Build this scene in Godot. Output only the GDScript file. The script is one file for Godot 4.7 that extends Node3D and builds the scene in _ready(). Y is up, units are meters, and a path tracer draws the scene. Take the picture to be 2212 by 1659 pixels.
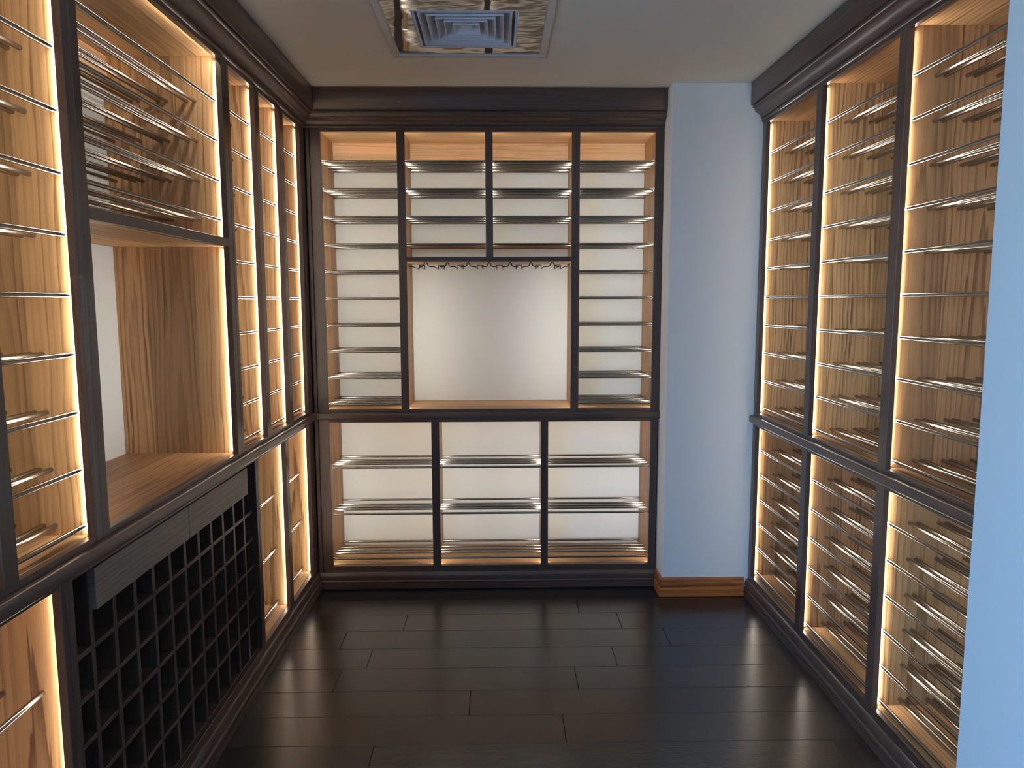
extends Node3D
# A wine room: walnut racks with metal rods and hidden LED strips on three sides.
# Units are metres, y is up, the camera stands at x = 0, z = 0 and looks along -z.

const EYE := 1.5
const XL := -0.9556      # front plane of the left racks
const XR := 1.2679       # front plane of the right racks
const ZB := -3.7353      # front plane of the back racks
const ZC := -3.5908      # front of the white wall pier in the far right corner
const CEIL := 2.53
const LIP := 0.012       # how far the face frame covers the inside of a bay
const FRAME := 0.02      # thickness of the face frame
const TOP := 2.335       # upper openings
const SILL := 0.95
const LTOP := 0.882      # lower openings
const LSILL := 0.117
const STRIP := 0.006     # width of the LED strips
const STRIP_LIGHT := 72.0 # radiance of the LED strips
const ROD := 0.0062
const VX0 := -0.309      # the square vent in the ceiling
const VX1 := 0.075
const VZ0 := -3.105
const VZ1 := -2.722

var rng := RandomNumberGenerator.new()
var M := {}
var meshes := {}
var taken := {}
var rows_upper: Array[float] = []
var rows_lower: Array[float] = []
const OFFS := [0.030, 0.101, 0.128, 0.198, 0.224, 0.295, 0.323]
var LED := Color(1.0, 0.99, 0.945)


func _ready() -> void:
	rng.seed = 7
	# camera
	var cam := Camera3D.new()
	cam.name = "camera"
	cam.fov = rad_to_deg(2.0 * atan(829.5 / 1580.45))
	cam.position = Vector3(0, EYE, 0)
	cam.rotation = Vector3(-0.1123, -0.0177, -0.0028)
	cam.near = 0.05
	cam.far = 60.0
	add_child(cam)
	cam.current = true
	# daylight: a plain pale sky seen through the window beside the camera
	var sm := ProceduralSkyMaterial.new()
	sm.sky_top_color = Color(0.48, 0.72, 1.0)
	sm.sky_horizon_color = Color(0.57, 0.79, 1.0)
	sm.ground_horizon_color = Color(0.55, 0.76, 0.96)
	sm.ground_bottom_color = Color(0.50, 0.68, 0.86)
	sm.sky_energy_multiplier = 3.3
	sm.ground_energy_multiplier = 3.1
	var sky := Sky.new()
	sky.sky_material = sm
	var env := Environment.new()
	env.background_mode = Environment.BG_SKY
	env.sky = sky
	env.tonemap_mode = Environment.TONE_MAPPER_LINEAR
	env.tonemap_exposure = 1.0
	env.sdfgi_enabled = true
	env.ssao_enabled = true
	env.ssil_enabled = true
	var we := WorldEnvironment.new()
	we.name = "world_environment"
	we.environment = env
	add_child(we)

	materials()
	for k in 10:
		rows_upper.append(2.1965 - 0.1359 * k)
	for k in 6:
		rows_lower.append(0.7605 - 0.1245 * k)
	room()
	left_racks()
	back_racks()
	right_racks()
	mouldings()
	stemware_rack()
	ceiling_vent()


# ---------------------------------------------------------------- materials

func wood_image(base: Color, dark: Color, w: int, h: int, wide: float, long: float, board: float, ring: float, contrast: float, streaks: float, number: int) -> ImageTexture:
	var r := RandomNumberGenerator.new()
	r.seed = number
	var n := FastNoiseLite.new()
	n.seed = number
	n.noise_type = FastNoiseLite.TYPE_SIMPLEX_SMOOTH
	n.fractal_octaves = 2
	n.frequency = 1.0
	var f := FastNoiseLite.new()
	f.seed = number + 5
	f.noise_type = FastNoiseLite.TYPE_VALUE
	f.fractal_type = FastNoiseLite.FRACTAL_NONE
	f.frequency = 1.0
	var boards := int(ceil(wide / board)) + 1
	var centre := []
	var depth := []
	var tone := []
	var up := []
	for b in boards:
		centre.append(board * (0.5 + r.randf_range(-0.3, 0.3)))
		depth.append(r.randf_range(0.012, 0.06))
		tone.append(r.randf_range(0.88, 1.08))
		up.append(1.0 if r.randf() < 0.5 else -1.0)
	var data := PackedByteArray()
	data.resize(w * h * 3)
	var at := 0
	for j in h:
		var y := long * j / h
		for i in w:
			var x := wide * i / w
			var b := int(x / board)
			var xl: float = x - b * board - centre[b]
			var big := n.get_noise_2d(x * 6.0 + b * 7.0, y * 1.6)
			var d: float = depth[b] + up[b] * 0.022 * (y - long * 0.5) + 0.007 * big
			xl += 0.006 * n.get_noise_2d(x * 4.0 + 40.0, y * 2.2 + b * 3.0)
			var rr := sqrt(xl * xl + d * d) / ring
			var streak := n.get_noise_2d(x * 70.0, y * 1.3 + 11.0)
			var fr := fposmod(rr + 0.25 * streak, 1.0)
			var line := smoothstep(0.25, 0.92, fr) * (1.0 - smoothstep(0.94, 1.0, fr))
			var which := fposmod(sin(floor(rr + 0.25 * streak) * 12.9898 + b * 4.1) * 43758.5, 1.0)
			line = line * line * (0.25 + 0.75 * which)
			var fibre := f.get_noise_2d(x * 900.0, y * 22.0)
			var k := clampf(line * contrast * (0.75 + 0.6 * big) + streaks * 0.5 * maxf(streak, 0.0), 0.0, 1.0)
			var t: float = tone[b] * (1.0 + streaks * 0.22 * streak + 0.045 * fibre)
			data[at] = int(clampf((base.r + (dark.r - base.r) * k) * t, 0.0, 1.0) * 255.0)
			data[at + 1] = int(clampf((base.g + (dark.g - base.g) * k) * t, 0.0, 1.0) * 255.0)
			data[at + 2] = int(clampf((base.b + (dark.b - base.b) * k) * t, 0.0, 1.0) * 255.0)
			at += 3
	return ImageTexture.create_from_image(Image.create_from_data(w, h, false, Image.FORMAT_RGB8, data))


func mat(called: String, color: Color, rough: float, metal := 0.0, tex: Texture2D = null, spec := 0.5) -> StandardMaterial3D:
	var m := StandardMaterial3D.new()
	m.resource_name = called
	m.albedo_color = color
	m.roughness = rough
	m.metallic = metal
	m.metallic_specular = spec
	m.albedo_texture = tex
	M[called] = m
	return m


func materials() -> void:
	var panel := wood_image(Color8(195, 150, 103), Color8(98, 64, 39), 1024, 1536, 0.9, 2.4, 0.17, 0.0150, 0.74, 0.34, 3)
	var pale := wood_image(Color8(236, 190, 142), Color8(172, 124, 82), 512, 1024, 0.9, 2.4, 0.17, 0.020, 0.55, 0.30, 9)
	var frame := wood_image(Color8(94, 70, 58), Color8(54, 40, 33), 512, 1024, 0.9, 2.4, 0.2, 0.012, 0.6, 0.6, 21)
	var plank := wood_image(Color8(61, 51, 44), Color8(38, 31, 27), 512, 1024, 0.9, 2.4, 0.2, 0.014, 0.6, 0.8, 33)
	mat("panel_wood", Color(1, 1, 1), 0.5, 0.0, panel)
	mat("panel_wood_darker", Color(0.90, 0.86, 0.84), 0.5, 0.0, panel)
	mat("panel_wood_lighter", Color(1.0, 1.0, 0.98), 0.48, 0.0, panel)
	mat("pale_wood", Color(1, 1, 1), 0.5, 0.0, pale)
	mat("pale_wood_darker", Color(0.90, 0.89, 0.86), 0.5, 0.0, pale)
	var lacquer := mat("frame_wood", Color(1, 1, 1), 0.34, 0.0, frame)
	lacquer.clearcoat_enabled = true
	lacquer.clearcoat = 0.4
	lacquer.clearcoat_roughness = 0.22
	mat("drawer_wood_sheen", Color(1, 1, 1), 0.36, 0.0, wood_image(Color8(142, 118, 100), Color8(96, 76, 64), 512, 1024, 0.9, 2.4, 0.2, 0.012, 0.6, 0.6, 27))  # lighter, greyer frame wood: the sheen on the drawer fronts is painted into the colour
	mat("baseboard_wood", Color(1.0, 0.76, 0.58), 0.42, 0.0, panel)
	for k in 4:
		var t: float = [1.0, 0.90, 1.08, 0.95][k]
		mat("plank_%d" % k, Color(t * 0.92, t * 0.92, t * 0.92).clamp(), 0.25, 0.0, plank, 0.6)
	mat("subfloor", Color8(30, 26, 24), 0.9)
	mat("white_paint", Color8(228, 226, 219), 0.75)
	mat("ceiling_paint", Color8(238, 230, 212), 0.85)
	mat("rod_metal", Color8(150, 147, 142), 0.22, 1.0)
	mat("black_wire", Color8(26, 25, 25), 0.4, 0.6)
	var led := mat("led_glow", Color8(255, 236, 200), 0.5)
	led.emission_enabled = true
	led.emission = LED
	led.emission_energy_multiplier = 2.5
	mat("diffuser_paint", Color8(226, 228, 234), 0.5)


# ---------------------------------------------------------------- naming and building

func numbered(called: String) -> String:
	var k: int = taken.get(called, 0)
	taken[called] = k + 1
	return called if k == 0 else "%s_%03d" % [called, k]


func thing(called: String, label: String, category: String, at: Vector3, group := "") -> Node3D:
	var o := Node3D.new()
	o.name = numbered(called)
	o.position = at
	o.set_meta("label", label)
	o.set_meta("category", category)
	if group:
		o.set_meta("group", group)
	add_child(o)
	return o


func put(called: String, mesh: Mesh, m: Material, at: Vector3, parent: Node3D = null) -> MeshInstance3D:
	var o := MeshInstance3D.new()
	o.mesh = mesh
	o.material_override = m
	if parent == null:
		o.name = numbered(called)
		o.position = at
		add_child(o)
	else:
		var count: int = parent.get_meta("n_" + called, 0)
		parent.set_meta("n_" + called, count + 1)
		o.name = called if count == 0 else "%s_%03d" % [called, count]
		o.position = at - where(parent)
		parent.add_child(o, true)
	return o


func where(n: Node) -> Vector3:
	var p := Vector3.ZERO
	while n is Node3D and n != self:
		p += n.position
		n = n.get_parent()
	return p


func structure(o: Node3D, label := "", category := "") -> Node3D:
	o.set_meta("kind", "structure")
	if label:
		o.set_meta("label", label)
		o.set_meta("category", category)
	return o


func tri(st: SurfaceTool, a: Vector3, b: Vector3, c: Vector3, n: Vector3, ua: Vector2, ub: Vector2, uc: Vector2) -> void:
	if (b - a).cross(c - a).dot(n) > 0.0:
		var t := b
		b = c
		c = t
		var u := ub
		ub = uc
		uc = u
	st.set_normal(n)
	st.set_uv(ua)
	st.add_vertex(a)
	st.set_normal(n)
	st.set_uv(ub)
	st.add_vertex(b)
	st.set_normal(n)
	st.set_uv(uc)
	st.add_vertex(c)


func grain_uv(p: Vector3, axis: int, grain: int, off: Vector2) -> Vector2:
	var along := grain
	if axis == grain:
		along = (grain + 1) % 3
	var across := 3 - along - axis
	return Vector2(p[across] / 0.9, p[along] / 2.4) + off


# a box with chamfered edges, centred on the origin; the wood grain runs along one axis
func box_mesh(size: Vector3, grain := 1, chamfer := 0.0015, variants := 5) -> ArrayMesh:
	var v := rng.randi_range(0, variants - 1)
	var key := "%.4f %.4f %.4f %d %.4f %d" % [size.x, size.y, size.z, grain, chamfer, v]
	if meshes.has(key):
		return meshes[key]
	var lr := RandomNumberGenerator.new()
	lr.seed = hash(key)
	var off := Vector2(lr.randf_range(0.25, 0.75), 0.5 + lr.randf_range(-0.5, 0.5) * maxf(0.0, 1.0 - size[grain] / 2.4))
	var st := SurfaceTool.new()
	st.begin(Mesh.PRIMITIVE_TRIANGLES)
	var hs := size * 0.5
	var c := minf(chamfer, minf(hs.x, minf(hs.y, hs.z)) * 0.5)
	for axis in 3:
		var b := (axis + 1) % 3
		var d := (axis + 2) % 3
		for s in [-1.0, 1.0]:
			var n := Vector3.ZERO
			n[axis] = s
			var q := []
			for k in [[-1, -1], [1, -1], [1, 1], [-1, 1]]:
				var p := Vector3.ZERO
				p[axis] = s * hs[axis]
				p[b] = k[0] * (hs[b] - c)
				p[d] = k[1] * (hs[d] - c)
				q.append(p)
			var uv := q.map(func(p): return grain_uv(p, axis, grain, off))
			tri(st, q[0], q[1], q[2], n, uv[0], uv[1], uv[2])
			tri(st, q[0], q[2], q[3], n, uv[0], uv[2], uv[3])
		if c > 0.0:
			# the four chamfers that run along this axis
			for s in [-1.0, 1.0]:
				for t in [-1.0, 1.0]:
					var n := Vector3.ZERO
					n[b] = s
					n[d] = t
					n = n.normalized()
					var q := []
					for k in [[-1, 0], [1, 0], [1, 1], [-1, 1]]:
						var p := Vector3.ZERO
						p[axis] = k[0] * (hs[axis] - c)
						p[b] = s * (hs[b] - (c if k[1] else 0.0))
						p[d] = t * (hs[d] - (0.0 if k[1] else c))
						q.append(p)
					var uv := q.map(func(p): return grain_uv(p, b, grain, off))
					tri(st, q[0], q[1], q[2], n, uv[0], uv[1], uv[2])
					tri(st, q[0], q[2], q[3], n, uv[0], uv[2], uv[3])
	if c > 0.0:
		for sx in [-1.0, 1.0]:
			for sy in [-1.0, 1.0]:
				for sz in [-1.0, 1.0]:
					var n := Vector3(sx, sy, sz).normalized()
					var p := Vector3(sx * hs.x, sy * hs.y, sz * hs.z)
					var a := p - Vector3(0, sy, sz) * c
					var e := p - Vector3(sx, 0, sz) * c
					var g := p - Vector3(sx, sy, 0) * c
					var u := grain_uv(p, 0, grain, off)
					tri(st, a, e, g, n, u, u, u)
	st.generate_tangents()
	var m := st.commit()
	meshes[key] = m
	return m


func box(called: String, a: Vector3, b: Vector3, m: Material, parent: Node3D = null, grain := 1, chamfer := 0.0015) -> MeshInstance3D:
	var lo := a.min(b)
	var hi := a.max(b)
	return put(called, box_mesh(hi - lo, grain, chamfer), m, (lo + hi) * 0.5, parent)


# a moulding: profile points (outwards, height) swept from one place to another, mitred by each point's projection
func moulding(profile: Array, origin: Vector3, along: Vector3, outward: Vector3, length: float, mitre0: float, mitre1: float, inner := 0.0) -> ArrayMesh:
	var st := SurfaceTool.new()
	st.begin(Mesh.PRIMITIVE_TRIANGLES)
	var count := profile.size()
	var nrm := []
	for k in count - 1:
		var t: Vector2 = (profile[k + 1] - profile[k]).normalized()
		nrm.append(Vector2(t.y, -t.x))
	var flip := 1.0
	# the outside of the profile lies on the outward side
	var mid := Vector2.ZERO
	for k in nrm.size():
		mid += nrm[k] * (profile[k + 1] - profile[k]).length()
	if mid.x < 0.0:
		flip = -1.0
	var place := func(p: Vector2, end: float) -> Vector3:
		var s := mitre0 * p.x if end == 0.0 else length + mitre1 * p.x
		return origin + along * s + outward * p.x + Vector3.UP * p.y
	var run := 0.0
	for k in count - 1:
		var p: Vector2 = profile[k]
		var q: Vector2 = profile[k + 1]
		var step := p.distance_to(q)
		var n0: Vector2 = nrm[k]
		var n1: Vector2 = nrm[k]
		if k > 0 and nrm[k].dot(nrm[k - 1]) > 0.72:
			n0 = (nrm[k] + nrm[k - 1]).normalized()
		if k < count - 2 and nrm[k].dot(nrm[k + 1]) > 0.72:
			n1 = (nrm[k] + nrm[k + 1]).normalized()
		var na: Vector3 = (outward * n0.x + Vector3.UP * n0.y) * flip
		var nb: Vector3 = (outward * n1.x + Vector3.UP * n1.y) * flip
		var a: Vector3 = place.call(p, 0.0)
		var b: Vector3 = place.call(p, 1.0)
		var c: Vector3 = place.call(q, 1.0)
		var d: Vector3 = place.call(q, 0.0)
		var u0 := 0.05 + run / 0.9
		var u1 := 0.05 + (run + step) / 0.9
		var l0 := 0.0
		var l1 := length / 2.4
		var corners := [[a, na, Vector2(u0, l0)], [b, na, Vector2(u0, l1)], [c, nb, Vector2(u1, l1)], [d, nb, Vector2(u1, l0)]]
		var order := [0, 1, 2, 0, 2, 3]
		if (b - a).cross(c - a).dot(na + nb) > 0.0:
			order = [0, 2, 1, 0, 3, 2]
		for i in order:
			st.set_normal(corners[i][1])
			st.set_uv(corners[i][2])
			st.add_vertex(corners[i][0])
		run += step
	# end caps, as fans towards the wall
	for end in [0.0, 1.0]:
		var n: Vector3 = along * (-1.0 if end == 0.0 else 1.0)
		for k in count - 1:
			var p: Vector2 = profile[k]
			var q: Vector2 = profile[k + 1]
			if p.y == q.y:
				continue
			var a: Vector3 = place.call(p, end)
			var b: Vector3 = place.call(q, end)
			var c: Vector3 = place.call(Vector2(inner, q.y), end)
			var d: Vector3 = place.call(Vector2(inner, p.y), end)
			tri(st, a, b, c, n, Vector2(p.x, p.y), Vector2(q.x, q.y), Vector2(0, q.y))
			tri(st, a, c, d, n, Vector2(p.x, p.y), Vector2(0, q.y), Vector2(0, p.y))
	st.generate_tangents()
	return st.commit()


# a round wire through points, with smooth sides and closed ends
func wire_mesh(points: Array, radius: float, sides := 8) -> ArrayMesh:
	var st := SurfaceTool.new()
	st.begin(Mesh.PRIMITIVE_TRIANGLES)
	var rings := []
	var side := Vector3.ZERO
	for k in points.size():
		var t: Vector3
		if k == 0:
			t = points[1] - points[0]
		elif k == points.size() - 1:
			t = points[k] - points[k - 1]
		else:
			t = (points[k] - points[k - 1]).normalized() + (points[k + 1] - points[k]).normalized()
		t = t.normalized()
		if side == Vector3.ZERO:
			side = t.cross(Vector3.UP if absf(t.y) < 0.9 else Vector3.RIGHT).normalized()
		side = (side - t * side.dot(t)).normalized()
		var other := t.cross(side)
		var ring := []
		for i in sides:
			var a := TAU * i / sides
			ring.append(side * cos(a) + other * sin(a))
		rings.append(ring)
	for k in points.size() - 1:
		for i in sides:
			var j := (i + 1) % sides
			var quad := [[points[k], rings[k][i]], [points[k + 1], rings[k + 1][i]], [points[k + 1], rings[k + 1][j]], [points[k], rings[k][j]]]
			var order := [0, 1, 2, 0, 2, 3]
			var g: Vector3 = (quad[1][0] + quad[1][1] * radius - quad[0][0] - quad[0][1] * radius).cross(quad[2][0] + quad[2][1] * radius - quad[0][0] - quad[0][1] * radius)
			if g.dot(quad[0][1] + quad[2][1]) > 0.0:
				order = [0, 2, 1, 0, 3, 2]
			for v in order:
				st.set_normal(quad[v][1])
				st.set_uv(Vector2(float(i) / sides, 0.1 * k))
				st.add_vertex(quad[v][0] + quad[v][1] * radius)
	for e in [0, points.size() - 1]:
		var n: Vector3 = (points[0] - points[1]).normalized() if e == 0 else (points[e] - points[e - 1]).normalized()
		for i in range(1, sides - 1):
			tri(st, points[e] + rings[e][0] * radius, points[e] + rings[e][i] * radius, points[e] + rings[e][i + 1] * radius, n, Vector2.ZERO, Vector2.ZERO, Vector2.ZERO)
	return st.commit()


# a bar with slightly rounded ends, along x or z, shared by all bars of that length
func rod_mesh(length: float, axis: int) -> ArrayMesh:
	var key := "rod %.4f %d" % [length, axis]
	if not meshes.has(key):
		var st := SurfaceTool.new()
		st.begin(Mesh.PRIMITIVE_TRIANGLES)
		var along := Vector3.RIGHT if axis == 0 else Vector3.BACK
		var other := Vector3.BACK if axis == 0 else Vector3.RIGHT
		var sides := 14
		for i in sides:
			var a := TAU * i / sides
			var b := TAU * (i + 1) / sides
			var na := other * cos(a) + Vector3.UP * sin(a)
			var nb := other * cos(b) + Vector3.UP * sin(b)
			var p := [na * ROD - along * length * 0.5, na * ROD + along * length * 0.5, nb * ROD + along * length * 0.5, nb * ROD - along * length * 0.5]
			var n := [na, na, nb, nb]
			var order := [0, 1, 2, 0, 2, 3]
			if (p[1] - p[0]).cross(p[2] - p[0]).dot(na + nb) > 0.0:
				order = [0, 2, 1, 0, 3, 2]
			for v in order:
				st.set_normal(n[v])
				st.set_uv(Vector2(0, 0))
				st.add_vertex(p[v])
		meshes[key] = st.commit()
	return meshes[key]


# ---------------------------------------------------------------- racks
# A rack stands on one of three sides; s runs along the side, d goes into it from the front plane.

func at(side: String, s: float, y: float, d: float) -> Vector3:
	match side:
		"left":
			return Vector3(XL - d, y, s)
		"right":
			return Vector3(XR + d, y, s)
	return Vector3(s, y, ZB - d)


func rbox(root: Node3D, side: String, called: String, s0: float, s1: float, y0: float, y1: float, d0: float, d1: float, m: Material, grain: String, chamfer := 0.0015) -> MeshInstance3D:
	var g := 1
	if grain == "s":
		g = 0 if side == "back" else 2
	elif grain == "d":
		g = 2 if side == "back" else 0
	return box(called, at(side, s0, y0, d0), at(side, s1, y1, d1), m, root, g, chamfer)


func panel_material() -> Material:
	return [M.panel_wood, M.panel_wood_darker, M.panel_wood_lighter][rng.randi_range(0, 2)]


# an LED strip in the corner behind the face frame, turned half way into the bay; centred on (s, y)
func led(root: Node3D, side: String, s: float, y: float, w: float, h: float, turn: float, tilt := 0.0) -> void:
	var strip := put("led_strip", box_mesh(Vector3(w, h, 0.0014), 1, 0.0003, 1), M.led_glow, at(side, s, y, FRAME + 0.0034), root)
	match side:
		"left":
			strip.basis = Basis(Vector3(0, 0, -1), Vector3.UP, Vector3(1, 0, 0))
		"right":
			strip.basis = Basis(Vector3(0, 0, 1), Vector3.UP, Vector3(-1, 0, 0))
		"back":
			strip.basis = Basis(Vector3(1, 0, 0), Vector3.UP, Vector3(0, 0, 1))
	strip.rotate_object_local(Vector3.UP, turn if side == "left" else -turn)
	strip.rotate_object_local(Vector3.RIGHT, -tilt)
	var l := AreaLight3D.new()
	l.name = "led_light"
	l.area_size = Vector2(w, h)
	l.light_color = LED
	l.light_energy = STRIP_LIGHT * w * h / PI
	l.shadow_enabled = true
	l.light_size = 0.01
	l.set("area_range", 8.0)
	l.set("area_attenuation", 2.0)
	l.position = Vector3(0, 0, -0.0012)
	strip.add_child(l)


# the inside of one bay whose opening is s0..s1, y0..y1
func bay(root: Node3D, side: String, s0: float, s1: float, y0: float, y1: float, depth: float, rows: Array, offs: Array, opt := {}) -> void:
	var lo := minf(s0, s1)
	var hi := maxf(s0, s1)
	var t: float = opt.get("thick", 0.0134)
	var d0 := FRAME + 0.0002
	if opt.get("sides", true):
		rbox(root, side, "side_panel", lo - LIP - t, lo - LIP, y0 - 0.012, y1 + 0.024, d0, depth, panel_material(), "y", 0.0005)
		rbox(root, side, "side_panel", hi + LIP, hi + LIP + t, y0 - 0.012, y1 + 0.024, d0, depth, panel_material(), "y", 0.0005)
	if opt.get("top", true):
		rbox(root, side, "top_panel", lo - LIP + 0.0003, hi + LIP - 0.0003, y1 + 0.012, y1 + 0.024, d0, depth, M.pale_wood_darker if side == "back" else panel_material(), "s", 0.0005)
	if opt.get("bottom", true):
		rbox(root, side, "bottom_panel", lo - LIP + 0.0003, hi + LIP - 0.0003, y0 - 0.012, y0, d0, depth, panel_material(), "s", 0.0005)
	if opt.get("cleat", true):
		rbox(root, side, "back_cleat", lo - LIP + 0.0004, hi + LIP - 0.0004, y1 + 0.012 - 0.095, y1 + 0.0117, depth - 0.018, depth, M.pale_wood, "s", 0.001)
	if opt.get("leds", true):
		var turn := deg_to_rad({"left": 21.0, "back": 25.0, "right": 32.0}[side])
		led(root, side, lo - LIP + 0.0032, (y0 + y1) * 0.5, STRIP, y1 - y0 - 0.012, turn)
		led(root, side, hi + LIP - 0.0032, (y0 + y1) * 0.5, STRIP, y1 - y0 - 0.012, -turn)
	if opt.get("top_led", false):
		led(root, side, (lo + hi) * 0.5, y1 + 0.0078, hi - lo - 0.02, STRIP, 0.0, PI / 4.0)
	var length := hi - lo + 2.0 * LIP - 0.0006
	var axis := 0 if side == "back" else 2
	for y in rows:
		for d in offs:
			if d < depth - 0.008:
				put("rod", rod_mesh(length, axis), M.rod_metal, at(side, (lo + hi) * 0.5, y, d), root)


func stile(root: Node3D, side: String, s0: float, s1: float, y0: float, y1: float) -> void:
	rbox(root, side, "stile", s0, s1, y0, y1, 0.0, FRAME, M.frame_wood, "y")


func rail(root: Node3D, side: String, s0: float, s1: float, y0: float, y1: float, depth := FRAME) -> void:
	rbox(root, side, "rail", s0, s1, y0, y1, 0.0, depth, M.frame_wood, "s")


# stiles, and rails between them, of a row of openings [[s0, s1], ...] going away from the camera or to the right
func face(root: Node3D, side: String, first: float, last: float, openings: Array, y0: float, y1: float, top: float, bottom: float) -> void:
	var s := first
	for o in openings:
		stile(root, side, s, o[0], bottom, top)
		rail(root, side, o[0] + signf(o[1] - o[0]) * 0.0003, o[1] - signf(o[1] - o[0]) * 0.0003, y1, top)
		rail(root, side, o[0] + signf(o[1] - o[0]) * 0.0003, o[1] - signf(o[1] - o[0]) * 0.0003, bottom, y0)
		s = o[1]
	stile(root, side, s, last, bottom, top)


const UTOP := 2.395     # hidden behind the crown moulding
const LEDGE := 0.9165   # where upper and lower racks meet, behind the ledge moulding
const BASE := 0.004


func left_racks() -> void:
	var depth := 0.415
	var low_offs := [0.062, 0.150, 0.194, 0.242, 0.338]
	var low_rows := [0.638, 0.390, 0.140]
	# upper rack nearest the camera
	var near := [[-1.135, -1.375], [-1.4203, -1.698]]
	var r := thing("wine_rack", "tall upper wine rack at the left picture edge, nearest, with short rods", "wine rack", Vector3(XL, LEDGE, -1.4))
	face(r, "left", -1.09, -1.7285, near, SILL, TOP, UTOP, LEDGE)
	for o in near:
		bay(r, "left", o[0], o[1], SILL, TOP, depth, rows_upper, OFFS)
	# the wide rack over an open niche
	r = thing("wine_rack", "wide upper rack on the left wall, long rods above an empty open niche", "wine rack", Vector3(XL, LEDGE, -2.21))
	face(r, "left", -1.7295, -2.6915, [[-1.762, -2.652]], SILL, TOP, UTOP, LEDGE)
	rail(r, "left", -1.7623, -2.6517, 1.694, 1.7246)
	bay(r, "left", -1.762, -2.652, 1.7246, TOP, depth, rows_upper.slice(0, 4), OFFS + [0.389], {"sides": false, "top_led": true, "bottom": false})
	rbox(r, "left", "shelf", -1.7503, -2.6637, 1.697, 1.7226, FRAME + 0.0002, depth, M.panel_wood, "s", 0.0005)
	bay(r, "left", -1.762, -2.652, SILL, 1.694, depth, [], [], {"sides": false, "top": false, "cleat": false})
	for s in [[-1.75, -1.7366], [-2.664, -2.6774]]:
		rbox(r, "left", "side_panel", s[0], s[1], SILL - 0.012, TOP + 0.024, FRAME + 0.0002, depth, M.panel_wood, "y", 0.0005)
	# the far rack of three narrow bays
	var far := [[-2.719, -2.9972], [-3.0484, -3.3244], [-3.381, -3.6515]]
	r = thing("wine_rack", "upper rack of three narrow bays on the left wall, next to the corner", "wine rack", Vector3(XL, LEDGE, -3.2))
	face(r, "left", -2.6925, ZB + 0.0004, far, SILL, TOP, UTOP, LEDGE)
	for o in far:
		bay(r, "left", o[0], o[1], SILL, TOP, depth, rows_upper, OFFS)
	# lower rack nearest the camera
	r = thing("wine_rack", "lower rack in the bottom left picture corner, with one long single rod in view", "wine rack", Vector3(XL, BASE, -1.34))
	face(r, "left", -1.09, -1.5695, [[-1.135, -1.5465]], LSILL, LTOP, LEDGE - 0.0004, BASE)
	bay(r, "left", -1.135, -1.5465, LSILL, LTOP, depth, low_rows, low_offs)
	# the unlit lattice with two drawers
	r = thing("lattice_rack", "dark unlit lattice bottle rack with two plain drawers under the left niche", "bottle rack", Vector3(XL, BASE, -2.21))
	face(r, "left", -1.5705, -2.8445, [[-1.594, -2.8245]], LSILL, LTOP, LEDGE - 0.0004, BASE)
	lattice(r)
	# the far lower rack
	r = thing("wine_rack", "lower rack of two bays on the left wall beyond the lattice, three rods each", "wine rack", Vector3(XL, BASE, -3.3))
	var low := [[-2.8655, -3.234], [-3.2795, -3.6515]]
	face(r, "left", -2.8455, ZB + 0.0004, low, LSILL, LTOP, LEDGE - 0.0004, BASE)
	for o in low:
		bay(r, "left", o[0], o[1], LSILL, LTOP, depth, low_rows, low_offs)


func lattice(r: Node3D) -> void:
	var depth := 0.30
	var m: Material = M.frame_wood
	var inset := 0.0195
	# the box around it
	rbox(r, "left", "side_panel", -1.582, -1.5935, LSILL - 0.012, LTOP + 0.012, FRAME + 0.0002, depth, m, "y")
	rbox(r, "left", "side_panel", -2.825, -2.8365, LSILL - 0.012, LTOP + 0.012, FRAME + 0.0002, depth, m, "y")
	rbox(r, "left", "bottom_panel", -1.594, -2.8247, LSILL - 0.012, LSILL, FRAME + 0.0002, depth, m, "s")
	rbox(r, "left", "top_panel", -1.594, -2.8247, LTOP + 0.0005, LTOP + 0.012, FRAME + 0.0002, depth, m, "s")
	rbox(r, "left", "back_panel", -1.582, -2.8365, LSILL - 0.012, LTOP + 0.012, depth + 0.0002, depth + 0.012, m, "s")
	var zs := []
	for k in range(-5, 6):
		zs.append(-2.2115 - 0.1043 * k)
	var half := 0.0080
	for k in zs.size():
		var top := LTOP if k == 0 or k == 10 else 0.7735
		rbox(r, "left", "divider", zs[k] - half, zs[k] + half, LSILL + 0.0002, top, inset, depth, m, "y", 0.0008)
	var edges := [-1.5938] + zs + [-2.8248]
	for y in [0.681, 0.572, 0.463, 0.354, 0.245]:
		for k in edges.size() - 1:
			var a: float = edges[k] - (0.0 if k == 0 else half) - 0.0001
			var b: float = edges[k + 1] + (0.0 if k == edges.size() - 2 else half) + 0.0001
			rbox(r, "left", "lattice_slat", a, b, y - 0.0065, y + 0.0065, inset, depth, m, "s", 0.0008)
	for s in [[-1.681, -2.2035], [-2.2070, -2.7335]]:
		var d := rbox(r, "left", "drawer", s[0], s[1], 0.7765, 0.8785, -0.0005, 0.0185, M.drawer_wood_sheen, "s", 0.0012)
		rbox(d, "left", "drawer_box", s[0] - 0.012, s[1] + 0.012, 0.7800, 0.872, 0.0187, 0.28, m, "d", 0.0008)


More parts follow.
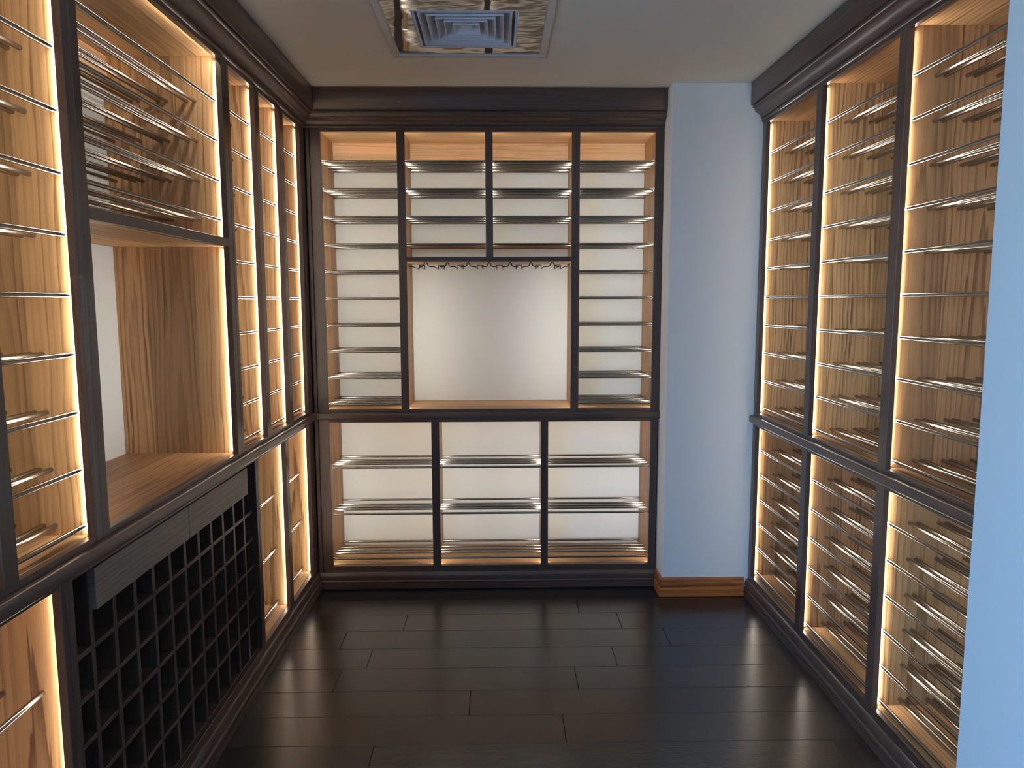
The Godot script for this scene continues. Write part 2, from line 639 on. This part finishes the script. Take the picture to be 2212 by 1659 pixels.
func back_racks() -> void:
	var depth := 0.343
	var bx := [-0.8764, -0.5023, -0.4625, -0.0639, -0.0264, 0.3674, 0.4086, 0.7844, 0.8294]
	var r := thing("wine_rack", "upper rack on the back wall with black rods across bright white openings", "wine rack", Vector3(0, LEDGE, ZB))
	# face frame: the middle pair of openings is shorter, with the niche below
	stile(r, "back", XL + 0.026, bx[0], LEDGE, UTOP)
	rbox(r, "back", "scribe_strip", XL + 0.0004, XL + 0.0245, LEDGE, UTOP, 0.003, FRAME, M.frame_wood, "y", 0.003)
	stile(r, "back", bx[1], bx[2], LEDGE, UTOP)
	stile(r, "back", bx[3], bx[4], 1.7248, UTOP)
	stile(r, "back", bx[5], bx[6], LEDGE, UTOP)
	stile(r, "back", bx[7], bx[8], LEDGE, UTOP)
	for p in [[0, 1], [2, 3], [4, 5], [6, 7]]:
		rail(r, "back", bx[p[0]] + 0.0003, bx[p[1]] - 0.0003, TOP, UTOP)
	for p in [[0, 1], [2, 5], [6, 7]]:
		rail(r, "back", bx[p[0]] + 0.0003, bx[p[1]] - 0.0003, LEDGE, SILL)
	rail(r, "back", bx[2] + 0.0003, bx[5] - 0.0003, 1.7000, 1.7246)
	rbox(r, "back", "shelf", bx[2] - LIP + 0.0003, bx[5] + LIP - 0.0003, 1.7020, 1.7226, FRAME + 0.0002, depth, M.panel_wood, "s", 0.0005)
	bay(r, "back", bx[0], bx[1], SILL, TOP, depth, rows_upper, OFFS, {"thick": 0.0075})
	bay(r, "back", bx[6], bx[7], SILL, TOP, depth, rows_upper, OFFS, {"thick": 0.0080})
	bay(r, "back", bx[2], bx[3], 1.7246, TOP, depth, rows_upper.slice(0, 4), OFFS, {"sides": false, "bottom": false})
	bay(r, "back", bx[4], bx[5], 1.7246, TOP, depth, rows_upper.slice(0, 4), OFFS, {"sides": false, "bottom": false})
	bay(r, "back", bx[2], bx[5], SILL, 1.7000, depth, [], [], {"sides": false, "top": false, "cleat": false})
	for s in [[bx[2] - LIP - 0.0075, bx[2] - LIP, SILL - 0.012], [bx[3] + LIP, bx[4] - LIP, 1.7228], [bx[5] + LIP, bx[5] + LIP + 0.008, SILL - 0.012]]:
		rbox(r, "back", "side_panel", s[0], s[1], s[2], TOP + 0.024, FRAME + 0.0002, depth, M.panel_wood, "y", 0.0005)
	rbox(r, "back", "end_panel", bx[8] - 0.016, bx[8] - 0.0003, LEDGE, UTOP, FRAME + 0.0002, depth, M.frame_wood, "y")
	# below the ledge
	var cx := [bx[0], -0.3520, -0.3108, 0.2154, 0.2535, bx[7]]
	r = thing("wine_rack", "lower rack on the back wall, three wide white openings with low rods", "wine rack", Vector3(0, BASE, ZB))
	stile(r, "back", XL + 0.026, cx[0], BASE, LEDGE - 0.0004)
	rbox(r, "back", "scribe_strip", XL + 0.0004, XL + 0.0245, BASE, LEDGE - 0.0004, 0.003, FRAME, M.frame_wood, "y", 0.003)
	stile(r, "back", cx[1], cx[2], BASE, LEDGE - 0.0004)
	stile(r, "back", cx[3], cx[4], BASE, LEDGE - 0.0004)
	stile(r, "back", cx[5], 0.8215, BASE, LEDGE - 0.0004)
	for p in [[0, 1], [2, 3], [4, 5]]:
		rail(r, "back", cx[p[0]] + 0.0003, cx[p[1]] - 0.0003, LTOP, LEDGE - 0.0004)
		rail(r, "back", cx[p[0]] + 0.0003, cx[p[1]] - 0.0003, BASE, LSILL)
		bay(r, "back", cx[p[0]], cx[p[1]], LSILL, LTOP, depth, [0.640, 0.392, 0.150], [0.026, 0.112, 0.156, 0.204, 0.302], {"thick": 0.008, "cleat": false})
	rbox(r, "back", "end_panel", 0.8065, 0.8212, BASE, LEDGE - 0.0004, FRAME + 0.0002, depth, M.frame_wood, "y")


func right_racks() -> void:
	var depth := 0.415
	var end := -1.735
	var ups := [[-1.786, -2.340], [-2.391, -2.945], [-2.996, -3.549]]
	var r := thing("wine_rack", "upper rack of three bays on the right wall, silver rods before brown panels", "wine rack", Vector3(XR, LEDGE, -2.66))
	face(r, "right", end, ZC + 0.0006, ups, SILL, TOP, UTOP, LEDGE)
	for o in ups:
		bay(r, "right", o[0], o[1], SILL, TOP, depth, rows_upper, OFFS)
	r = thing("wine_rack", "lower rack of three bays on the right wall, six rows of slanting silver rods", "wine rack", Vector3(XR, BASE, -2.66))
	face(r, "right", end, ZC + 0.0006, ups, LSILL, LTOP, LEDGE - 0.0004, BASE)
	for o in ups:
		bay(r, "right", o[0], o[1], LSILL, LTOP, depth, rows_lower, OFFS, {"cleat": false})


# ---------------------------------------------------------------- mouldings

func cove_profile() -> Array:
	return [Vector2(0, 2.349), Vector2(0.006, 2.350), Vector2(0.0095, 2.3525), Vector2(0.011, 2.356), Vector2(0.0100, 2.3595), Vector2(0.0075, 2.362), Vector2(0.0075, 2.365), Vector2(0.013, 2.366), Vector2(0.0135, 2.371), Vector2(0.0155, 2.377), Vector2(0.0195, 2.3825), Vector2(0.025, 2.3865), Vector2(0.031, 2.3895), Vector2(0.037, 2.3935), Vector2(0.0415, 2.399), Vector2(0.044, 2.405), Vector2(0.045, 2.411), Vector2(0.050, 2.411), Vector2(0.0525, 2.413), Vector2(0.0535, 2.4165), Vector2(0.0525, 2.4195), Vector2(0.050, 2.4215), Vector2(0.050, 2.4255)]


func fascia_profile() -> Array:
	return [Vector2(0.040, 2.4258), Vector2(0.0605, 2.4258), Vector2(0.062, 2.4275), Vector2(0.062, CEIL - 0.002)]


func ledge_profile() -> Array:
	return [Vector2(0, 0.8985), Vector2(0.0125, 0.8985), Vector2(0.0165, 0.9), Vector2(0.0188, 0.903), Vector2(0.0195, 0.907), Vector2(0.0195, 0.926), Vector2(0.0188, 0.930), Vector2(0.0165, 0.933), Vector2(0.0125, 0.9345), Vector2(0, 0.9345)]


func base_profile() -> Array:
	return [Vector2(0, 0.0875), Vector2(0.005, 0.0875), Vector2(0.0085, 0.085), Vector2(0.0105, 0.081), Vector2(0.0115, 0.076), Vector2(0.0135, 0.072), Vector2(0.0145, 0.067), Vector2(0.0145, 0.053), Vector2(0.0115, 0.0505), Vector2(0.0115, 0.046), Vector2(0.0145, 0.045), Vector2(0.018, 0.0425), Vector2(0.0195, 0.038), Vector2(0.0185, 0.0325), Vector2(0.0155, 0.0295), Vector2(0.0155, 0.0265), Vector2(0.022, 0.0255), Vector2(0.022, 0.0)]


func mouldings() -> void:
	var profiles := {
		"crown_moulding": [cove_profile(), "crown moulding"], "ledge_moulding": [ledge_profile(), "ledge"], "base_moulding": [base_profile(), "base moulding"],
	}
	var labels := {
		"crown_moulding": ["dark wood crown moulding above the left racks, running into the corner", "dark wood crown moulding above the back rack, level across the picture", "dark wood crown moulding above the right racks, stepped end against white wall"],
		"ledge_moulding": ["rounded dark ledge along the left racks, above the two drawers", "rounded dark ledge across the back rack, under its white niche", "rounded dark ledge along the right racks, between upper and lower rods"],
		"base_moulding": ["ribbed dark base moulding along the floor under the left racks", "ribbed dark base moulding on the floor under the back rack", "ribbed dark base moulding along the floor under the right racks"],
	}
	for called in profiles:
		var p: Array = profiles[called][0]
		var right_end := 0.8215 if called == "base_moulding" else 0.827
		# left: from near the camera to the corner, mitred there; back: from the corner; right: up to the white pier
		var runs := [
			[Vector3(XL, 0, -1.09), Vector3(0, 0, -1), Vector3(1, 0, 0), -1.09 - ZB, 0.0, -1.0],
			[Vector3(XL, 0, ZB), Vector3(1, 0, 0), Vector3(0, 0, 1), right_end - XL, 1.0, 0.0],
			[Vector3(XR, 0, -1.735), Vector3(0, 0, -1), Vector3(-1, 0, 0), -1.735 - ZC - 0.0006, 0.0, 0.0],
		]
		for k in 3:
			var w: Array = runs[k]
			var m := moulding(p, w[0], w[1], w[2], w[3], w[4], w[5])
			if called == "crown_moulding":
				var t := Node3D.new()
				t.name = "trim_%d" % (k + 1)
				t.position = w[0] + Vector3.UP * 2.349
				add_child(t)
				structure(t, labels[called][k], profiles[called][1])
				put("cove", m, M.frame_wood, Vector3.ZERO, t)
				put("fascia_board", moulding(fascia_profile(), w[0], w[1], w[2], w[3], w[4], w[5], 0.040), M.frame_wood, Vector3.ZERO, t)
				continue
			if called == "base_moulding":
				structure(put(["baseboard_left", "baseboard_back", "baseboard_right"][k], m, M.frame_wood, Vector3.ZERO), labels[called][k], profiles[called][1])
				continue
			var o := put(called, m, M.frame_wood, Vector3.ZERO)
			o.set_meta("label", labels[called][k])
			o.set_meta("category", profiles[called][1])


# ---------------------------------------------------------------- the room

func room() -> void:
	# floor: planks across the room
	var floor_slab := box("floor", Vector3(-1.60, -0.10, -4.20), Vector3(1.85, -0.0125, 1.80), M.subfloor, null, 0, 0.0)
	structure(floor_slab, "dark brown plank floor with a dull gloss", "floor")
	var fixed := {0: 1.14, 1: 0.225, 2: -0.116, 3: 0.304, 4: 0.485, 5: -0.70, 6: -0.446}
	var pr := RandomNumberGenerator.new()
	pr.seed = 12
	for row in range(-22, 8):
		var z1 := -2.344 - 0.1745 * row
		if row == -22:
			z1 = minf(z1, 1.55)
		var z0 := maxf(z1 - 0.1745, -3.79)
		if row in [0, 1, 2, 3, 4, 5, 6, 7]:
			z1 = -2.344 - 0.1745 * (row - 1)
			z0 = z1 - 0.1745
		else:
			z1 = -2.344 - 0.1745 * (row - 1)
			z0 = z1 - 0.1745
		if z1 < -3.75 or z0 > 1.6:
			continue
		z0 = maxf(z0, -3.78)
		z1 = minf(z1, 1.598)
		var joints := []
		var x: float = fixed.get(row, pr.randf_range(-0.8, 0.9))
		while x > -1.0:
			joints.append(x)
			x -= pr.randf_range(0.95, 1.6)
		joints.reverse()
		x = joints[-1] if joints.size() else -1.0
		while true:
			x += pr.randf_range(0.95, 1.6)
			if x > 1.35:
				break
			joints.append(x)
		var left_end := -0.9552 if z1 < -1.09 else -1.371
		var right_end := 1.2676 if z1 < -1.75 else 1.155 if z1 < -1.27 else 1.684
		var edges := [left_end] + joints.filter(func(j): return j > left_end + 0.12 and j < right_end - 0.12) + [right_end]
		for k in edges.size() - 1:
			var p := box("floor_plank", Vector3(edges[k] + 0.0006, -0.0123, z0 + 0.0006), Vector3(edges[k + 1] - 0.0006, 0.0, z1 - 0.0006), M["plank_%d" % pr.randi_range(0, 3)], floor_slab, 0, 0.0014)
			p.name = "floor_plank" if floor_slab.get_child_count() == 1 else "floor_plank_%03d" % (floor_slab.get_child_count() - 1)
	# ceiling, walls
	var ce := box("ceiling", Vector3(-1.60, CEIL, VZ1), Vector3(1.85, CEIL + 0.1, 1.80), M.ceiling_paint, null, 0, 0.0)
	structure(ce, "smooth grey-white ceiling", "ceiling")
	box("ceiling_part", Vector3(-1.60, CEIL, -4.20), Vector3(1.85, CEIL + 0.1, VZ0), M.ceiling_paint, ce, 0, 0.0)
	box("ceiling_part", Vector3(-1.60, CEIL, VZ0), Vector3(VX0, CEIL + 0.1, VZ1), M.ceiling_paint, ce, 0, 0.0)
	box("ceiling_part", Vector3(VX1, CEIL, VZ0), Vector3(1.85, CEIL + 0.1, VZ1), M.ceiling_paint, ce, 0, 0.0)
	structure(box("wall_back", Vector3(-1.37, 0, -4.20), Vector3(1.685, CEIL, -4.0795), M.white_paint, null, 0, 0.0), "white wall seen through the openings of the back rack", "wall")
	structure(box("wall_right", Vector3(1.685, 0, -4.20), Vector3(1.80, CEIL, 1.60), M.white_paint, null, 0, 0.0), "white wall behind the racks on the right", "wall")
	structure(box("wall_front", Vector3(-1.49, 0, 1.60), Vector3(1.80, CEIL, 1.72), M.frame_wood, null, 0, 0.0), "dark wood panelled wall behind the camera", "wall")
	# the left wall has a wide window beside the camera
	var wl := box("wall_left", Vector3(-1.49, 0, -4.20), Vector3(-1.3710, CEIL, -0.30), M.white_paint, null, 0, 0.0)
	structure(wl, "white wall seen through the open niche of the left rack", "wall")
	box("wall_part", Vector3(-1.49, 0, 1.50), Vector3(-1.371, CEIL, 1.5998), M.white_paint, wl, 0, 0.0)
	box("wall_part", Vector3(-1.49, 0, -0.30), Vector3(-1.371, 0.25, 1.50), M.white_paint, wl, 0, 0.0)
	box("wall_part", Vector3(-1.49, 2.40, -0.30), Vector3(-1.371, CEIL, 1.50), M.white_paint, wl, 0, 0.0)
	var win := Node3D.new()
	win.name = "window_1"
	win.position = Vector3(-1.45, 0.25, 0.6)
	add_child(win)
	structure(win)
	for f in [[-0.2998, -0.25, 0.2502, 2.3998], [1.45, 1.4998, 0.2502, 2.3998], [-0.2498, 1.4498, 0.2502, 0.30], [-0.2498, 1.4498, 2.35, 2.3998], [0.58, 0.62, 0.3002, 2.3498]]:
		box("window_frame", Vector3(-1.47, f[2], f[0]), Vector3(-1.42, f[3], f[1]), M.white_paint, win, 1, 0.003)
	# white piers: in the far right corner, and beside the camera on the right
	structure(box("wall_far_right", Vector3(0.8279, 0, -4.0790), Vector3(1.6845, CEIL, ZC), M.white_paint, null, 0, 0.003), "white wall pier between the back rack and the right racks", "wall")
	structure(box("wall_near_right", Vector3(1.1559, 0, -1.72), Vector3(1.6845, CEIL, -1.25), M.white_paint, null, 0, 0.003), "bluish white wall end at the right picture edge", "wall")
	# baseboard round the far pier
	var prof := [Vector2(0, 0.0965), Vector2(0.006, 0.0965), Vector2(0.010, 0.094), Vector2(0.0115, 0.088), Vector2(0.0115, 0.0825), Vector2(0.0095, 0.080), Vector2(0.0125, 0.0765), Vector2(0.0135, 0.070), Vector2(0.0135, 0.0535), Vector2(0.0105, 0.050), Vector2(0.0105, 0.0455), Vector2(0.0145, 0.0435), Vector2(0.0165, 0.038), Vector2(0.0155, 0.0315), Vector2(0.0130, 0.0290), Vector2(0.018, 0.0275), Vector2(0.018, 0.0)]
	var bb := put("baseboard_pier", moulding(prof, Vector3(0.8279, 0, ZC), Vector3(1, 0, 0), Vector3(0, 0, 1), XR - 0.8279 - 0.023, -1.0, 0.0), M.baseboard_wood, Vector3.ZERO)
	structure(bb, "reddish brown ribbed baseboard at the foot of the white pier", "baseboard")
	put("baseboard_return", moulding(prof, Vector3(0.8279, 0, ZB + 0.024), Vector3(0, 0, 1), Vector3(-1, 0, 0), ZC - ZB - 0.024, 0.0, 1.0), M.baseboard_wood, Vector3.ZERO, bb)


# ---------------------------------------------------------------- stemware rack

func stemware_rack() -> void:
	var pitch := 0.1062
	var centre := (-0.4625 + 0.3674) * 0.5
	var top := 1.6998
	var r := thing("stemware_rack", "black wire rack for hanging stemware, fixed under the rail above the back niche", "glass rack", Vector3(centre, top, ZB - 0.03))
	for k in 8:
		var c := centre + (k - 3.5) * pitch
		var half: float = pitch * 0.5
		if k == 0 or k == 7:
			half = 0.0475
		var pts := []
		for m in [-1.0, 1.0]:
			var way := []
			# front: from the mount down round the bend to the flat tongue, then back, and up at the end
			way.append(Vector3(c + m * (half - 0.0005), top - 0.0015, ZB - 0.030))
			way.append(Vector3(c + m * (half - 0.004), top - 0.006, ZB - 0.030))
			for s in 5:
				var a := PI * 0.5 * s / 4.0
				way.append(Vector3(c + m * (half - 0.006 - 0.014 * (1.0 - cos(a))), top - 0.009 - 0.014 * sin(a), ZB - 0.030))
			way.append(Vector3(c + m * 0.018, top - 0.023, ZB - 0.032))
			way.append(Vector3(c + m * 0.0155, top - 0.023, ZB - 0.036))
			way.append(Vector3(c + m * 0.0155, top - 0.023, ZB - 0.318))
			way.append(Vector3(c + m * 0.0155, top - 0.021, ZB - 0.321))
			way.append(Vector3(c + m * 0.0155, top - 0.003, ZB - 0.321))
			if m > 0:
				way.reverse()
			pts += way
		put("wire_rail", wire_mesh(pts, 0.0026), M.black_wire, Vector3.ZERO, r)


# ---------------------------------------------------------------- ceiling vent

# the underside of a sheet that is not quite flat
func rippled_sheet(x0: float, x1: float, z0: float, z1: float, y: float, thick: float) -> ArrayMesh:
	var n := FastNoiseLite.new()
	n.seed = 4
	n.noise_type = FastNoiseLite.TYPE_SIMPLEX_SMOOTH
	n.frequency = 1.0
	n.fractal_octaves = 2
	n.fractal_gain = 0.3
	var tall := func(x: float, z: float) -> float: return 0.00042 * n.get_noise_2d(x * 7.0, z * 9.0)
	var st := SurfaceTool.new()
	st.begin(Mesh.PRIMITIVE_TRIANGLES)
	var nx := maxi(2, int((x1 - x0) / 0.012))
	var nz := maxi(2, int((z1 - z0) / 0.012))
	var vertex := func(i: int, j: int) -> void:
		var x := lerpf(x0, x1, float(i) / nx)
		var z := lerpf(z0, z1, float(j) / nz)
		var e := 0.003
		var gx: float = (tall.call(x + e, z) - tall.call(x - e, z)) / (2.0 * e)
		var gz: float = (tall.call(x, z + e) - tall.call(x, z - e)) / (2.0 * e)
		st.set_normal(Vector3(gx, -1.0, gz).normalized())
		st.set_uv(Vector2(x, z))
		st.add_vertex(Vector3(x, y - thick + tall.call(x, z), z))
	for i in nx:
		for j in nz:
			for c in [[0, 0], [1, 1], [1, 0], [0, 0], [0, 1], [1, 1]]:
				vertex.call(i + c[0], j + c[1])
	var q := [Vector3(x0, y - thick, z0), Vector3(x1, y - thick, z0), Vector3(x1, y - thick, z1), Vector3(x0, y - thick, z1)]
	var sides := [Vector3(0, 0, -1), Vector3(1, 0, 0), Vector3(0, 0, 1), Vector3(-1, 0, 0)]
	var up := Vector3(0, thick, 0)
	for k in 4:
		var a: Vector3 = q[k]
		var b: Vector3 = q[(k + 1) % 4]
		tri(st, a, b, b + up, sides[k], Vector2.ZERO, Vector2.RIGHT, Vector2.ONE)
		tri(st, a, b + up, a + up, sides[k], Vector2.ZERO, Vector2.ONE, Vector2.DOWN)
	return st.commit()


func ceiling_vent() -> void:
	var x0 := -0.437
	var x1 := 0.205
	var z0 := -3.215
	var z1 := -2.573
	var y := CEIL - 0.0005
	var p := thing("ceiling_panel", "square white-framed glossy ceiling panel mirroring the rods in wavy stripes", "ceiling panel", Vector3((x0 + x1) * 0.5, CEIL, (z0 + z1) * 0.5))
	var frame := mat("panel_frame", Color8(214, 210, 202), 0.22, 0.0, null, 0.7)
	var gloss := mat("gloss_sheet", Color8(206, 201, 194), 0.055, 1.0, null, 0.5)
	var fw := 0.031
	box("frame_bar", Vector3(x0, y - 0.012, z0), Vector3(x1, y, z0 + fw), frame, p, 0, 0.004)
	box("frame_bar", Vector3(x0, y - 0.012, z1 - fw), Vector3(x1, y, z1), frame, p, 0, 0.004)
	box("frame_bar", Vector3(x0, y - 0.012, z0 + fw + 0.0003), Vector3(x0 + fw, y, z1 - fw - 0.0003), frame, p, 2, 0.004)
	box("frame_bar", Vector3(x1 - fw, y - 0.012, z0 + fw + 0.0003), Vector3(x1, y, z1 - fw - 0.0003), frame, p, 2, 0.004)
	# the glossy sheet, in four strips round the diffuser
	for s in [[x0 + fw, x1 - fw, z0 + fw, VZ0], [x0 + fw, x1 - fw, VZ1, z1 - fw], [x0 + fw, VX0, VZ0, VZ1], [VX1, x1 - fw, VZ0, VZ1]]:
		put("gloss_sheet", rippled_sheet(s[0] + 0.0003, s[1] - 0.0003, s[2] + 0.0003, s[3] - 0.0003, y, 0.006), gloss, Vector3.ZERO, p)
	# the square diffuser, set into an opening of the ceiling
	var cx := (VX0 + VX1) * 0.5
	var cz := (VZ0 + VZ1) * 0.5
	var d := thing("air_diffuser", "square white louvred air vent in the middle of the ceiling panel", "air vent", Vector3(cx, CEIL, cz))
	var paint: Material = M.diffuser_paint
	put("duct", square_cone([[0.1905, -0.0045], [0.1890, -0.0065], [0.1830, -0.0065], [0.1815, -0.004], [0.1860, 0.0], [0.1860, 0.085], [0.0, 0.085]], cx, cz), paint, Vector3.ZERO, d)
	for k in 5:
		var o := 0.1710 - 0.0300 * k
		put("louver", square_cone([[o - 0.030, 0.042], [o - 0.0035, -0.001], [o - 0.0035, -0.0055], [o, -0.0055], [o, -0.001], [o - 0.0275, 0.042]], cx, cz), paint, Vector3.ZERO, d)
	put("core_plate", square_cone([[0.0, 0.004], [0.018, 0.004], [0.022, 0.006], [0.022, 0.022], [0.0, 0.022]], cx, cz), paint, Vector3.ZERO, d)
	box("bridge", Vector3(cx - 0.0013, CEIL - 0.003, VZ1 - 0.165), Vector3(cx + 0.0013, CEIL + 0.02, VZ1 - 0.012), paint, d, 2, 0.0004)


# a square ring swept from a profile of (half width, height below the ceiling)
func square_cone(profile: Array, cx: float, cz: float) -> ArrayMesh:
	var st := SurfaceTool.new()
	st.begin(Mesh.PRIMITIVE_TRIANGLES)
	var dirs := [Vector3(1, 0, 0), Vector3(0, 0, 1), Vector3(-1, 0, 0), Vector3(0, 0, -1)]
	for k in profile.size() - 1:
		var a: Array = profile[k]
		var b: Array = profile[k + 1]
		for i in 4:
			var n: Vector3 = dirs[i]
			var t: Vector3 = dirs[(i + 1) % 4]
			var c := Vector3(cx, CEIL, cz)
			var p := [c + n * a[0] - t * a[0] + Vector3.UP * a[1], c + n * a[0] + t * a[0] + Vector3.UP * a[1], c + n * b[0] + t * b[0] + Vector3.UP * b[1], c + n * b[0] - t * b[0] + Vector3.UP * b[1]]
			var g := (p[2] - p[0] as Vector3).cross(p[3] - p[1] as Vector3)
			if g.length() < 1e-9:
				continue
			g = g.normalized()
			# the outside of the profile lies on its left
			var seg := Vector2(b[0] - a[0], b[1] - a[1]).normalized()
			var out: Vector3 = n * seg.y - Vector3.UP * seg.x
			if g.dot(out) < 0.0:
				g = -g
			tri(st, p[0], p[1], p[2], g, Vector2.ZERO, Vector2.RIGHT, Vector2.ONE)
			tri(st, p[0], p[2], p[3], g, Vector2.ZERO, Vector2.ONE, Vector2.DOWN)
	return st.commit()
